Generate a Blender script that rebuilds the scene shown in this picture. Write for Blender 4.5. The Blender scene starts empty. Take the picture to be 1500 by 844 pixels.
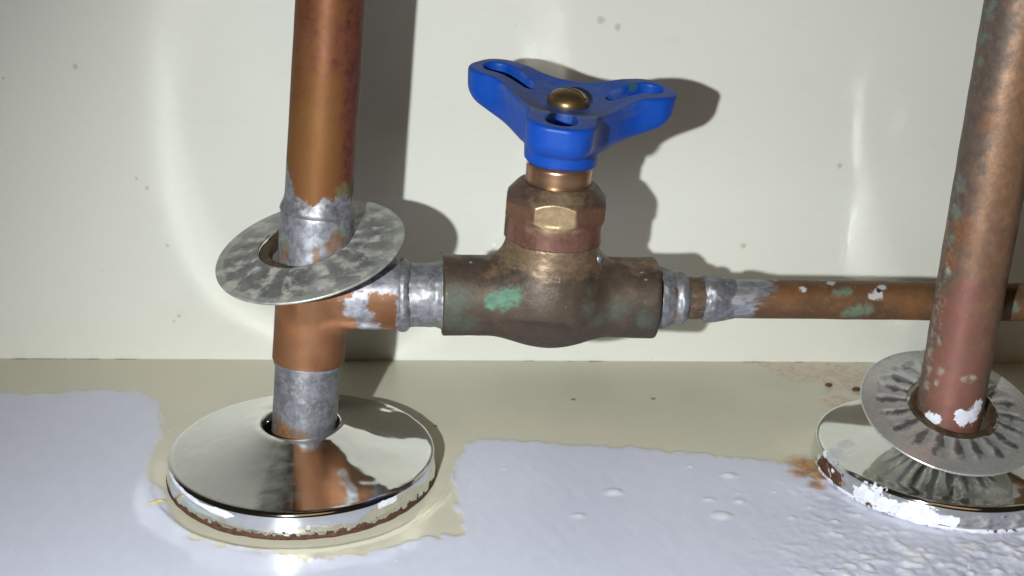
import bpy, math
import numpy as np
from mathutils import Vector, Matrix

# ------------------------------------------------------------------ camera, light, exposure
S = 0.001                                   # everything below is laid out in millimetres
scene = bpy.context.scene
COL = scene.collection

cam_d = bpy.data.cameras.new("camera")
cam = bpy.data.objects.new("camera", cam_d)
COL.objects.link(cam)
PITCH, YAW, ROLL, FPX = 0.3435, 0.0923, 0.0411, 1747.2
CAM_POS = np.array([26.27, -270.53, 146.06])
fw = np.array([math.sin(YAW) * math.cos(PITCH), math.cos(YAW) * math.cos(PITCH), -math.sin(PITCH)])
rt = np.cross(fw, [0, 0, 1]); rt /= np.linalg.norm(rt)
up = np.cross(rt, fw)
rt2 = math.cos(ROLL) * rt + math.sin(ROLL) * up
up2 = -math.sin(ROLL) * rt + math.cos(ROLL) * up
cam.matrix_world = Matrix(((rt2[0], up2[0], -fw[0], CAM_POS[0] * S), (rt2[1], up2[1], -fw[1], CAM_POS[1] * S),
                           (rt2[2], up2[2], -fw[2], CAM_POS[2] * S), (0, 0, 0, 1)))
cam_d.sensor_width = 36.0
cam_d.lens = FPX * 36.0 / 1500.0
cam_d.clip_start = 0.01
cam_d.clip_end = 20.0
cam_d.dof.use_dof = True
cam_d.dof.focus_distance = 0.275
cam_d.dof.aperture_fstop = cam_d.lens / 1.2   # the small lens of a phone
scene.camera = cam

world = bpy.data.worlds.new("World")
scene.world = world
world.use_nodes = True
bgn = world.node_tree.nodes["Background"]
bgn.inputs[0].default_value = (1.0, 0.80, 0.55, 1)
bgn.inputs[1].default_value = 0.015

flash_d = bpy.data.lights.new("flash", "SPOT")
flash_d.energy = 7.0
flash_d.spot_size = math.radians(108)
flash_d.spot_blend = 1.0
flash_d.color = (0.95, 1.0, 0.99)
flash_d.shadow_soft_size = 0.0030
flash = bpy.data.objects.new("flash", flash_d)
flash.location = (-0.041, -0.295, 0.147)
flash.rotation_euler = (Vector((0.170, 0.060, -0.110)) - flash.location).to_track_quat("-Z", "Y").to_euler()
COL.objects.link(flash)

room_d = bpy.data.lights.new("room_light", "AREA")
room_d.shape = "DISK"
room_d.size = 0.7
room_d.energy = 0.6
room_d.color = (1.0, 0.62, 0.28)
room = bpy.data.objects.new("room_light", room_d)
room.location = (0.1, -0.75, 0.75)
room.rotation_euler = (Vector((0.07, 0.03, 0.03)) - room.location).to_track_quat("-Z", "Y").to_euler()
COL.objects.link(room)

scene.view_settings.view_transform = "Standard"
scene.view_settings.look = "None"
scene.view_settings.exposure = 0.0
scene.view_settings.gamma = 1.0
scene.view_settings.use_curve_mapping = False
scene.render.engine = "CYCLES"
scene.cycles.max_bounces = 8
scene.cycles.glossy_bounces = 5
scene.cycles.blur_glossy = 0.0
scene.cycles.sample_clamp_indirect = 0.0
scene.cycles.use_guiding = True            # finds the light the chrome throws on the wall
scene.cycles.guiding_training_samples = 96
scene.cycles.surface_guiding_probability = 0.7
scene.cycles.caustics_reflective = True

# ------------------------------------------------------------------ numeric helpers
def _hash(i, j, k, s):
    n = (i * 374761393 + j * 668265263 + k * 2147483647 + s * 1274126177).astype(np.int64) & 0xFFFFFFFF
    n = ((n ^ (n >> 13)) * 1274126177) & 0xFFFFFFFF
    n = (n ^ (n >> 16)) & 0xFFFFFF
    return n / float(0xFFFFFF)

def vnoise(p, scale=1.0, seed=0):
    """smooth value noise 0..1 at points p (n,3); scale = cells per mm"""
    q = np.asarray(p, float) * scale
    b = np.floor(q).astype(np.int64)
    f = q - b
    f = f * f * (3 - 2 * f)
    r = 0
    for dx in (0, 1):
        for dy in (0, 1):
            for dz in (0, 1):
                w = (f[..., 0] if dx else 1 - f[..., 0]) * (f[..., 1] if dy else 1 - f[..., 1]) * (f[..., 2] if dz else 1 - f[..., 2])
                r = r + w * _hash(b[..., 0] + dx, b[..., 1] + dy, b[..., 2] + dz, seed)
    return r

def fbm(p, scale, octaves=3, seed=0):
    a, r, t = 1.0, 0, 0
    for o in range(octaves):
        r = r + a * vnoise(p, scale * 2 ** o, seed + o * 17)
        t += a
        a *= 0.5
    return r / t

def sstep(a, b, x):
    t = np.clip((x - a) / (b - a), 0, 1)
    return t * t * (3 - 2 * t)

def blobs(co, pts, stretch=(1, 1, 1)):
    """largest 1 - distance / radius over a list of (x, y, z, r)"""
    m = np.full(len(co), -1.0)
    st = np.array(stretch, float)
    for x, y, z, r in pts:
        d = np.linalg.norm((co - np.array([x, y, z])) / st, axis=1)
        m = np.maximum(m, 1 - d / r)
    return m

def smin(a, b, k):
    h = np.clip(0.5 + 0.5 * (b - a) / k, 0, 1)
    return b * (1 - h) + a * h - k * h * (1 - h)

def nets(F, o, h):
    """surface nets of a sampled distance field F (negative inside)"""
    ins = F < 0
    nx, ny, nz = (n - 1 for n in F.shape)
    cnt = np.zeros((nx, ny, nz), int)
    for a in (0, 1):
        for b in (0, 1):
            for c in (0, 1):
                cnt += ins[a:a + nx, b:b + ny, c:c + nz]
    act = (cnt > 0) & (cnt < 8)
    ids = np.full((nx, ny, nz), -1, int)
    I = np.argwhere(act)
    ids[act] = np.arange(len(I))
    acc = np.zeros((len(I), 3)); num = np.zeros(len(I))
    cor = [(a, b, c) for a in (0, 1) for b in (0, 1) for c in (0, 1)]
    for A in cor:
        for ax in range(3):
            if A[ax] == 1:
                continue
            B = list(A); B[ax] = 1
            fa = F[I[:, 0] + A[0], I[:, 1] + A[1], I[:, 2] + A[2]]
            fb = F[I[:, 0] + B[0], I[:, 1] + B[1], I[:, 2] + B[2]]
            m = (fa < 0) != (fb < 0)
            t = np.where(m, fa / np.where(m, fa - fb, 1), 0)
            pt = np.tile(np.array(A, float), (len(I), 1)); pt[:, ax] += t
            acc[m] += pt[m]; num[m] += 1
    V = np.array(o) + h * (I + acc / num[:, None])
    quads = []
    for ax in range(3):
        o1, o2 = [(1, 2), (2, 0), (0, 1)][ax]
        sl0 = [slice(None)] * 3; sl1 = [slice(None)] * 3
        sl0[ax] = slice(0, -1); sl1[ax] = slice(1, None)
        a, b = ins[tuple(sl0)], ins[tuple(sl1)]
        for E, flip in ((np.argwhere(a & ~b), False), (np.argwhere(~a & b), True)):
            ok = (E[:, o1] > 0) & (E[:, o2] > 0) & (E[:, o1] < (nx, ny, nz)[o1]) & (E[:, o2] < (nx, ny, nz)[o2])
            E = E[ok]
            q = []
            for d1, d2 in ((-1, -1), (0, -1), (0, 0), (-1, 0)):
                G = E.copy(); G[:, o1] += d1; G[:, o2] += d2
                q.append(ids[G[:, 0], G[:, 1], G[:, 2]])
            q = np.stack(q, 1)
            quads.append(q[:, ::-1] if flip else q)
    return V, np.concatenate(quads)

def grid_sdf(fn, lo, hi, h):
    ax = [np.arange(lo[i], hi[i] + h, h) for i in range(3)]
    X, Y, Z = np.meshgrid(*ax, indexing="ij")
    return nets(fn(X, Y, Z), lo, h)

def frame(axis, ref=(0, 1, 0)):
    """e1, e2, n with n along axis; e1 roughly along world x when axis is up"""
    n = np.array(axis, float); n /= np.linalg.norm(n)
    e1 = np.cross(ref, n); e1 /= np.linalg.norm(e1)
    return e1, np.cross(n, e1), n

def lathe(profile, origin, axis, seg=128, ref=(0, 1, 0), step=None, closed=False):
    """revolve (radius, height) points about axis; step = longest piece of profile in mm"""
    pr = [tuple(profile[0])]
    for a, b in zip(profile[:-1], profile[1:]):
        n = 1 if not step else max(1, int(math.ceil(math.hypot(b[0] - a[0], b[1] - a[1]) / step)))
        for k in range(1, n + 1):
            t = k / n
            pr.append((a[0] + (b[0] - a[0]) * t, a[1] + (b[1] - a[1]) * t))
    pr = np.array(pr)
    th = np.arange(seg) * 2 * math.pi / seg
    e1, e2, n = frame(axis, ref)
    V = (np.array(origin, float) + pr[:, 1][:, None, None] * n
         + pr[:, 0][:, None, None] * (np.cos(th)[None, :, None] * e1 + np.sin(th)[None, :, None] * e2)).reshape(-1, 3)
    m = len(pr)
    i, j = np.meshgrid(np.arange(m - 1 if not closed else m), np.arange(seg), indexing="ij")
    i2, j2 = (i + 1) % m, (j + 1) % seg
    Fq = np.stack([i * seg + j, i * seg + j2, i2 * seg + j2, i2 * seg + j], -1).reshape(-1, 4)
    return V, Fq

# ------------------------------------------------------------------ object helpers
def empty(name, loc, label, cat, group=None):
    o = bpy.data.objects.new(name, None)
    o.location = [c * S for c in loc]
    o.empty_display_size = 0.01
    COL.objects.link(o)
    tag(o, label, cat, group)
    return o

def tag(o, label=None, cat=None, group=None, kind=None):
    for k, v in (("label", label), ("category", cat), ("group", group), ("kind", kind)):
        if v:
            o[k] = v
    return o

def mesh_obj(name, V, Fq, mat, parent=None, base=None, attrs=None, smooth=True, normals_out=None):
    """V in world millimetres; parent: thing or part (base = that thing's position in mm)"""
    V = np.asarray(V, float)
    off = np.zeros(3) if base is None else np.array(base, float)
    me = bpy.data.meshes.new(name)
    me.from_pydata(((V - off) * S).tolist(), [], [list(map(int, f)) for f in Fq])
    me.polygons.foreach_set("use_smooth", [smooth] * len(me.polygons))
    for k, v in (attrs or {}).items():
        a = me.attributes.new(k, "FLOAT", "POINT")
        a.data.foreach_set("value", np.asarray(v, np.float32))
    me.update()
    me.materials.append(mat)
    o = bpy.data.objects.new(name, me)
    COL.objects.link(o)
    if parent is not None:
        o.parent = parent
    else:
        o.location = off * S
    return o

def vnormals(V, Fq):
    Fq = np.asarray(Fq)
    n = np.cross(V[Fq[:, 2]] - V[Fq[:, 0]], V[Fq[:, 3 if Fq.shape[1] > 3 else 1]] - V[Fq[:, 1 if Fq.shape[1] > 3 else 0]])
    N = np.zeros_like(V)
    for c in range(Fq.shape[1]):
        np.add.at(N, Fq[:, c], n)
    return N / np.maximum(np.linalg.norm(N, axis=1, keepdims=True), 1e-12)

def rgb(r, g, b):
    f = lambda c: (c / 255 / 12.92) if c / 255 <= 0.04045 else ((c / 255 + 0.055) / 1.055) ** 2.4
    return (f(r), f(g), f(b), 1.0)

# ------------------------------------------------------------------ materials
class NT:
    def __init__(s, name):
        s.m = bpy.data.materials.new(name)
        s.m.use_nodes = True
        s.t = s.m.node_tree
        s.t.nodes.clear()
        s.out = s.n("ShaderNodeOutputMaterial")
        s.b = s.n("ShaderNodeBsdfPrincipled")
        s.t.links.new(s.b.outputs[0], s.out.inputs[0])
        s.co = s.n("ShaderNodeTexCoord").outputs["Object"]
    def n(s, t, **kw):
        x = s.t.nodes.new(t)
        for k, v in kw.items():
            setattr(x, k, v)
        return x
    def set(s, sock, v):
        if isinstance(v, bpy.types.NodeSocket):
            s.t.links.new(v, sock)
        else:
            sock.default_value = v
    def noise(s, scale, detail=4, rough=0.55, stretch=None, dist=0.0, offset=None):
        """scale in features per millimetre"""
        co = s.co
        mp = s.n("ShaderNodeMapping")
        s.set(mp.inputs[0], co)
        k = 1000.0 * scale
        st = stretch or (1, 1, 1)
        mp.inputs["Scale"].default_value = (k * st[0], k * st[1], k * st[2])
        if offset:
            mp.inputs["Location"].default_value = (offset, offset * 1.7, offset * 0.6)
        x = s.n("ShaderNodeTexNoise")
        s.set(x.inputs["Vector"], mp.outputs[0])
        x.inputs["Scale"].default_value = 1.0
        x.inputs["Detail"].default_value = detail
        x.inputs["Roughness"].default_value = rough
        x.inputs["Distortion"].default_value = dist
        return x.outputs["Fac"]
    def math(s, op, a, b=0.0, c=None):
        x = s.n("ShaderNodeMath", operation=op)
        s.set(x.inputs[0], a); s.set(x.inputs[1], b)
        if c is not None:
            s.set(x.inputs[2], c)
        return x.outputs[0]
    def ramp(s, f, lo, hi, a=0.0, b=1.0):
        x = s.n("ShaderNodeMapRange", interpolation_type="SMOOTHSTEP")
        s.set(x.inputs[0], f)
        x.inputs[1].default_value = lo; x.inputs[2].default_value = hi
        x.inputs[3].default_value = a; x.inputs[4].default_value = b
        return x.outputs[0]
    def mix(s, f, a, b):
        x = s.n("ShaderNodeMix", data_type="RGBA")
        s.set(x.inputs[0], f); s.set(x.inputs[6], a); s.set(x.inputs[7], b)
        return x.outputs[2]
    def mixf(s, f, a, b):
        x = s.n("ShaderNodeMix", data_type="FLOAT")
        s.set(x.inputs[0], f); s.set(x.inputs[2], a); s.set(x.inputs[3], b)
        return x.outputs[0]
    def attr(s, name):
        return s.n("ShaderNodeAttribute", attribute_name=name).outputs["Fac"]
    def bump(s, h, strength, dist_mm):
        x = s.n("ShaderNodeBump")
        x.inputs["Strength"].default_value = strength
        x.inputs["Distance"].default_value = dist_mm * S
        s.set(x.inputs["Height"], h)
        s.t.links.new(x.outputs[0], s.b.inputs["Normal"])

def worn(name, cols, scale=0.12, metal=0.6, rough=(0.35, 0.5), layers=(), bump=(0.9, 0.3, 0.08), stretch=None, specks=None, fine=None, spec=0.4):
    """a patinated surface: three base colours mixed by noise, then layers given by vertex attributes"""
    t = NT(name)
    n1 = t.noise(scale, 5, 0.6, stretch, 0.4)
    n2 = t.noise(scale * 3.1, 5, 0.65, stretch, 0.2, offset=7.3)
    c = t.mix(t.ramp(n1, 0.38, 0.62), cols[0], cols[1])
    c = t.mix(t.ramp(n2, 0.5, 0.7), c, cols[2])
    if fine:
        f3 = t.noise(fine[0], 3, 0.7, offset=2.2)
        c = t.mix(t.ramp(f3, 0.48, 0.75, 0, fine[1]), c, fine[2])
    m = metal
    r = t.mixf(n2, rough[0], rough[1])
    for L in layers:
        ns = t.noise(L.get("scale", 0.6), 5, 0.65, L.get("stretch"), 0.3, offset=3.1 + len(L["attr"]))
        a = t.math("ADD", t.attr(L["attr"]), L.get("bias", 0.0))
        a = t.math("ADD", a, t.math("MULTIPLY", t.math("SUBTRACT", ns, 0.5), 2.3 * L.get("amp", 1.0)))
        so = L.get("soft", 0.06)
        k = t.ramp(a, -so, so, 0.0, L.get("max", 1.0))
        nn = t.noise(L.get("cscale", 0.5), 5, 0.65, L.get("stretch"), 0.5, offset=11.0)
        lc = t.mix(t.ramp(nn, 0.35, 0.65), L["c"][0], L["c"][1])
        c = t.mix(k, c, lc)
        m = t.mixf(k, m, L.get("metal", 0.0))
        r = t.mixf(k, r, L.get("rough", 0.5))
    if specks:
        sp = t.noise(specks[0], 2, 0.5, offset=5.0)
        k = t.ramp(sp, specks[1], specks[1] + 0.04)
        c = t.mix(k, c, specks[2])
    t.set(t.b.inputs["Base Color"], c)
    t.set(t.b.inputs["Metallic"], m)
    t.set(t.b.inputs["Roughness"], r)
    h = t.noise(bump[0], 6, 0.6, stretch, 0.2, offset=1.0)
    t.bump(h, bump[1], bump[2])
    t.b.inputs["Specular IOR Level"].default_value = spec
    return t.m

# stains, drips, marks and painted glints, in world millimetres (x, y, z, radius)
PAINT_LEFT = [(-97.2,40.5,0.0),(-87.4,44.2,0.0),(-76.1,43.8,0.0),(-60.1,47.1,0.0),(-49.5,46.2,0.0),(-43.2,38.5,0.0),(-37.7,19.6,0.0),(-38.0,6.9,0.0),(-37.4,-1.0,0.0),(-31.5,-12.9,0.0),(-27.3,-25.5,0.0),(-20.9,-32.9,0.0),(-13.7,-35.8,0.0),(-5.9,-38.2,0.0),(3.3,-41.1,0.0),(15.2,-40.5,0.0),(21.1,-38.1,0.0),(27.2,-33.9,0.0),(35.8,-32.3,0.0),(39.8,-30.3,0.0),(39.3,-21.7,0.0),(37.6,-9.2,0.0),(38.2,0.3,0.0),(41.1,11.5,0.0),(44.4,16.2,0.0),(56.3,15.4,0.0),(70.7,12.6,0.0),(85.2,11.0,0.0),(99.3,7.8,0.0),(109.9,5.8,0.0),(122.2,3.8,0.0),(128.9,-1.4,0.0),(131.4,-7.6,0.0),(151.5,-2.3,0.0),(188.5,-2.6,0.0),(214.9,-2.8,0.0)]
SOLDER_EDGE = [(-2.1,2.7,77.2),(-0.9,0.1,75.1),(0.1,-1.4,71.8),(2.2,-2.8,70.1),(4.2,-3.3,69.3),(6.1,-3.2,71.1),(8.4,-2.5,70.9),(10.2,-1.4,71.8),(12.8,2.9,70.3),(13.7,5.0,70.8)]
TEE_BARE = [(-2.4,-1.9,59.2,1.4),(-2.8,-1.8,56.9,1.3),(4.9,-4.8,59.2,0.9),(4.9,-5.0,57.3,1.1),(9.9,-2.8,61.6,2.2),(8.3,-3.8,59.9,1.6)]
TEE_GREEN = [(-2.7,-1.4,59.4,1.0),(-2.4,-1.6,61.1,0.8),(11.1,-1.6,63.0,1.1)]
CROTCH = [(10.0,-2.6,47.0,2.3),(11.6,0.6,43.9,2.3)]
CROTCH2 = [(13.9,-5.8,45.5,2.6),(15.4,-5.3,42.9,2.4),(17.1,-3.2,39.6,2.5),(17.7,-0.5,37.1,1.7),(15.0,-5.7,47.5,1.9)]
STUB_BARE = [(-4.2,-5.4,13.1,2.7),(-1.9,-6.9,11.4,3.0),(-5.4,-3.6,15.9,1.2)]
BODY_GREEN = [(46.3,-6.5,47.9,1.8),(48.9,-6.4,48.4,2.4),(51.8,-6.1,49.2,2.3),(53.6,-5.8,50.0,1.3)]
BODY_GREEN2 = [(68.0,-5.4,50.5,2.1),(68.4,-6.6,46.6,2.3),(37.6,-6.6,48.0,3.5),(36.9,-6.4,42.8,3.6),(40.5,-5.7,41.1,2.9),(83.2,-6.3,43.1,2.3),(70.8,-6.4,43.4,2.0),(76.3,-6.6,45.8,2.6)]
BODY_BRIGHT = [(56.7,-1.8,54.3,4.2),(59.8,-4.3,52.2,3.9),(54.4,0.3,55.3,3.0),(45.2,-2.1,54.2,2.0)]
BODY_DARK = [(54.9,-6.4,48.5,1.5),(55.8,-6.7,46.5,1.5),(50.2,-6.4,42.9,2.0),(41.2,-1.2,54.8,4.2),(76.6,-1.4,54.4,3.3)]
BODY_GLINTS = [(49.8,-6.2,42.5,0.8),(58.2,-6.6,47.4,0.5),(64.2,-3.4,53.0,0.7),(41.1,0.2,55.3,0.5),(48.5,-1.4,54.6,0.8),(82.4,-2.0,54.0,0.5),(83.2,-3.7,52.6,0.5)]
BR_SOLDER = [(100.9,-1.1,47.1,5.4),(108.0,0.9,49.5,5.0),(106.3,-1.2,44.0,4.4),(112.1,1.8,50.0,4.1),(113.8,1.4,49.8,3.0),(109.7,-1.2,44.0,2.0)]
BR_GREEN = [(137.6,-1.0,43.7,2.4),(135.1,-0.8,43.2,1.7),(140.1,-1.2,44.3,1.7),(134.7,0.5,49.0,1.7),(132.0,-0.2,48.4,1.2),(177.9,-1.1,45.5,1.7)]
BR_WHITE = [(142.5,-0.1,48.4,1.5),(144.1,1.4,49.6,1.2),(141.0,-0.5,47.8,1.0),(123.5,0.6,49.2,1.0),(131.4,2.9,50.1,1.2),(130.1,5.2,50.0,0.9),(117.5,4.3,50.2,0.9)]
BR_ORANGE = [(118.9,-0.8,47.6,3.0),(121.7,0.3,49.0,2.4),(152.1,-1.1,46.2,3.4),(146.8,-0.5,47.7,2.4)]
BR_DARK = [(143.0,0.5,49.0,0.7)]
RP_RED = [(159.2,-17.2,24.8,6.6),(157.0,-16.2,35.2,6.6),(156.9,-16.1,45.8,5.5),(155.4,-14.7,48.7,4.9),(157.1,-16.2,54.5,3.2)]
RP_GREEN = [(153.6,-10.5,118.4,2.1),(153.5,-10.2,113.1,2.1),(153.6,-10.7,107.9,1.4),(153.6,-10.7,79.4,2.2),(153.7,-11.1,73.0,2.2),(153.6,-10.8,66.2,1.6),(153.8,-11.9,58.0,1.3),(153.8,-11.7,120.7,1.5)]
RP_CRUST = [(153.6,-11.0,32.9,1.5),(153.7,-11.3,28.5,1.3),(153.5,-10.3,37.2,1.5),(154.1,-12.7,40.9,1.0),(155.0,-14.3,33.5,1.2),(154.8,-13.9,30.6,1.0),(161.9,-17.5,33.1,1.3),(159.9,-17.4,32.9,1.0),(153.8,-11.7,58.8,1.0)]
RP_WHITE = [(163.7,-17.2,23.4,2.2),(164.7,-16.8,25.6,1.7),(161.5,-17.5,22.2,1.8),(160.1,-17.4,23.8,1.0),(154.7,-13.8,21.0,1.5),(155.8,-15.2,21.3,1.2),(154.8,-13.9,54.0,0.6),(156.2,-15.5,50.9,1.3),(154.7,-13.8,50.1,0.8)]
RP_PALE = [(157.0,-16.0,113.3,4.5),(155.7,-14.9,119.0,4.5),(156.5,-15.7,104.2,3.9),(155.9,-15.2,87.1,3.1),(155.5,-14.7,99.4,3.1),(156.7,-15.9,71.1,2.8)]
RP_ORANGE = [(154.8,-13.9,68.8,3.5),(153.8,-11.6,61.4,2.9),(156.0,-15.3,94.9,2.1),(153.7,-7.6,66.9,2.0)]
E2_WHITE = [(131.3,-9.9,9.0,2.2),(132.6,-4.3,9.0,1.6),(132.8,-25.6,9.0,3.6),(137.6,-23.9,9.0,3.9),(139.3,-28.2,9.0,3.6),(133.5,-30.4,9.0,3.2),(139.5,-32.1,9.0,2.2),(132.3,-22.2,9.0,2.3)]
E2_WHITE_RIM = [(131.2,-9.6,4.0,2.1),(135.4,-2.3,4.0,1.8),(132.8,-24.9,4.0,3.0),(137.0,-29.8,4.0,2.9),(141.8,-34.5,4.0,2.6),(147.1,-37.6,4.0,2.2),(152.8,-39.5,4.0,1.6),(148.9,-29.3,4.0,2.0),(159.2,-39.8,4.0,1.1)]
E2_HAZE = [(135.2,-6.2,9.0,3.1),(139.2,-2.4,9.0,2.1),(132.5,-8.8,9.0,2.4)]
E1_WHITE = [(-27.7,-13.2,4.0,1.0),(-25.5,-16.5,4.0,1.1),(-23.1,-18.8,4.0,1.0),(-20.8,-20.7,4.0,1.0),(-18.3,-22.6,4.0,1.1),(-16.0,-24.5,4.0,1.1),(-14.0,-26.1,4.0,1.3),(-14.7,-27.9,4.0,0.9),(22.4,-25.9,4.0,1.3),(24.8,-24.6,4.0,1.3),(20.9,-27.7,4.0,0.9)]
RUST_FLOOR = [(130.9,-1.5,0.0,3.2),(130.4,1.5,0.0,3.9),(132.4,-4.8,0.0,2.8),(127.7,-3.6,0.0,2.5),(129.9,-10.1,0.0,2.1)]
GRIT = [(147.6,61.5,0.0,8.5),(157.6,59.0,0.0,10.6),(164.5,53.9,0.0,10.5),(140.4,66.7,0.0,4.3),(153.0,39.2,0.0,5.0)]
LUMPS = [(77.5,-13.0,0.0,2.0),(108.5,-4.6,0.0,1.7),(100.4,-16.9,0.0,1.2),(108.0,-18.0,0.0,1.3),(108.4,-14.0,0.0,0.7),(101.8,-24.7,0.0,2.1),(67.4,-24.3,0.0,1.3),(99.4,-0.1,0.0,0.9),(117.8,-13.4,0.0,0.7),(51.1,-0.9,0.0,0.7),(121.1,-36.6,0.0,0.8),(123.2,-42.4,0.0,0.8),(24.2,-42.8,0.0,0.6),(118.7,-25.9,0.0,1.0),(124.4,-21.2,0.0,0.8)]
CRUMBS = [(153.2,50.3,0.0,1.7),(160.9,47.4,0.0,1.8),(140.9,48.7,0.0,0.8),(-30.6,-17.1,0.0,1.3),(74.3,41.2,0.0,0.8),(97.9,41.8,0.0,0.8),(34.1,24.0,0.0,0.7),(-32.5,59.8,0.0,1.0),(-43.9,65.8,0.0,1.2),(116.6,69.7,0.0,1.1)]
WALLSPOT = [(154.8,69.4,63.9,1.6),(128.1,69.4,38.4,1.7),(79.8,69.4,104.6,2.3),(84.8,69.4,102.9,1.9),(-42.0,69.4,14.0,1.2),(-43.5,69.4,12.4,0.8),(-66.2,69.4,87.9,1.5),(-85.8,69.4,84.1,0.9),(-44.2,69.4,36.1,1.0),(-51.7,69.4,56.1,1.0),(-48.9,69.4,53.5,1.2),(35.8,69.4,35.0,0.8),(31.6,69.4,41.4,0.6)]
# ------------------------------------------------------------------ palette of layers
SOLDER = ((0.32, 0.325, 0.36, 1), (0.16, 0.16, 0.18, 1))
VERDI = ((0.13, 0.30, 0.20, 1), (0.06, 0.13, 0.09, 1))
PAINTC = ((0.66, 0.67, 0.73, 1), (0.52, 0.53, 0.60, 1))
def L_solder(**k): return dict(dict(attr="solder", c=SOLDER, metal=0.6, rough=0.46, amp=1.0, soft=0.26, scale=0.5, cscale=0.45), **k)
def L_green(**k): return dict(dict(attr="green", c=VERDI, metal=0.0, rough=0.75, amp=0.8, soft=0.45, scale=0.7, max=0.8), **k)
def L_white(**k): return dict(dict(attr="white", c=PAINTC, metal=0.0, rough=0.45, amp=0.9, soft=0.05, scale=0.8), **k)

COPPER = [(0.42, 0.17, 0.055, 1), (0.33, 0.125, 0.038, 1), (0.46, 0.20, 0.085, 1)]
m_riser = worn("copper_riser", [(0.16, 0.072, 0.024, 1), (0.14, 0.058, 0.018, 1), (0.155, 0.066, 0.030, 1)], 0.05, 0.3, (0.5, 0.6),
               [dict(attr="red", c=((0.15, 0.045, 0.03, 1), (0.075, 0.022, 0.024, 1)), metal=0.3, rough=0.42, amp=0.7, soft=0.4, scale=0.15, max=0.8),
                L_green(c=((0.10, 0.12, 0.06, 1), (0.12, 0.08, 0.035, 1))), L_solder(bias=0.0)], (0.8, 0.12, 0.06), (1, 1, 0.35), fine=(1.2, 0.35, (0.12, 0.048, 0.024, 1)), spec=0.15)
m_tee = worn("copper_tee", [(0.16, 0.073, 0.034, 1), (0.13, 0.055, 0.025, 1), (0.13, 0.069, 0.032, 1)], 0.09, 0.25, (0.44, 0.54),
             [L_solder(bias=0.0), dict(attr="bare", c=((0.27, 0.12, 0.05, 1), (0.16, 0.09, 0.04, 1)), metal=0.4, rough=0.5, amp=0.7, soft=0.35, scale=0.5, max=0.75),
              L_green(c=((0.05, 0.16, 0.09, 1), (0.14, 0.10, 0.05, 1)))], (0.7, 0.2, 0.08), fine=(0.8, 0.5, (0.12, 0.042, 0.018, 1)), spec=0.2)
m_solder = worn("solder_metal", [(0.25, 0.25, 0.275, 1), (0.155, 0.155, 0.17, 1), (0.32, 0.315, 0.335, 1)], 0.25, 0.6, (0.40, 0.54),
                [dict(attr="bare", c=((0.30, 0.15, 0.07, 1), (0.17, 0.10, 0.06, 1)), metal=0.5, rough=0.45, amp=0.7, soft=0.3, scale=0.4, bias=-0.4),
                dict(L_green(c=((0.12, 0.14, 0.11, 1), (0.16, 0.15, 0.10, 1))), bias=-0.5)], (0.9, 0.35, 0.15), fine=(1.1, 0.6, (0.09, 0.09, 0.095, 1)))
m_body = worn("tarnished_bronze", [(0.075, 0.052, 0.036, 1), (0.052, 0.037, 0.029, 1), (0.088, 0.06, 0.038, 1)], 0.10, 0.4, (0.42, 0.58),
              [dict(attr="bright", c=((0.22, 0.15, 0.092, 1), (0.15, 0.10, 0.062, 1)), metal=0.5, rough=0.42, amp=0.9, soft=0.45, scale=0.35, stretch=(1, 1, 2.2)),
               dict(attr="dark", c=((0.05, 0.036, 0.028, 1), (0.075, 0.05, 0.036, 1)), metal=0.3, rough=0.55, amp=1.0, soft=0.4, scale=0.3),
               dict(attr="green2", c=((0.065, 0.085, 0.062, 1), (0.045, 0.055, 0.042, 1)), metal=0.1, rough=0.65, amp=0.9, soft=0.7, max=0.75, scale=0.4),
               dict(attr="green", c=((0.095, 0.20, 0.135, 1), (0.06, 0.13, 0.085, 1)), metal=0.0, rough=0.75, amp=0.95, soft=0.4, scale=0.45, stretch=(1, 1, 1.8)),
               dict(attr="glints", c=((0.5, 0.48, 0.45, 1), (0.4, 0.38, 0.36, 1)), metal=0.7, rough=0.35, amp=0.9, soft=0.1, scale=1.2)],  # small white glints painted on as bright flecks
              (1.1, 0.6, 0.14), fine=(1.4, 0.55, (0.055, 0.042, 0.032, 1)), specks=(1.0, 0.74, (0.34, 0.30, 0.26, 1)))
m_nut = worn("bronze_nut", [(0.25, 0.145, 0.085, 1), (0.22, 0.115, 0.075, 1), (0.19, 0.11, 0.075, 1)], 0.14, 0.65, (0.30, 0.40),
             [dict(attr="red", c=((0.22, 0.115, 0.085, 1), (0.17, 0.075, 0.058, 1)), metal=0.6, rough=0.31, amp=0.5, soft=0.45, scale=0.3),
              dict(attr="dark", c=((0.08, 0.055, 0.045, 1), (0.12, 0.07, 0.05, 1)), metal=0.5, rough=0.45, amp=0.9, soft=0.3, scale=0.4),
              dict(attr="bright", c=((0.34, 0.25, 0.14, 1), (0.26, 0.18, 0.10, 1)), metal=0.6, rough=0.36, amp=0.7, soft=0.4, scale=0.5)],
             (1.0, 0.18, 0.08), fine=(1.0, 0.35, (0.15, 0.09, 0.055, 1)))
m_neck = worn("bronze_neck", [(0.42, 0.25, 0.15, 1), (0.36, 0.20, 0.12, 1), (0.30, 0.17, 0.11, 1)], 0.2, 0.85, (0.26, 0.34), (), (1.4, 0.1, 0.05), (0.3, 0.3, 3))
m_brass = worn("brass_screw", [(0.19, 0.13, 0.06, 1), (0.15, 0.10, 0.05, 1), (0.10, 0.07, 0.04, 1)], 0.3, 0.8, (0.28, 0.4), (), (1.2, 0.15, 0.06))
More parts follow.
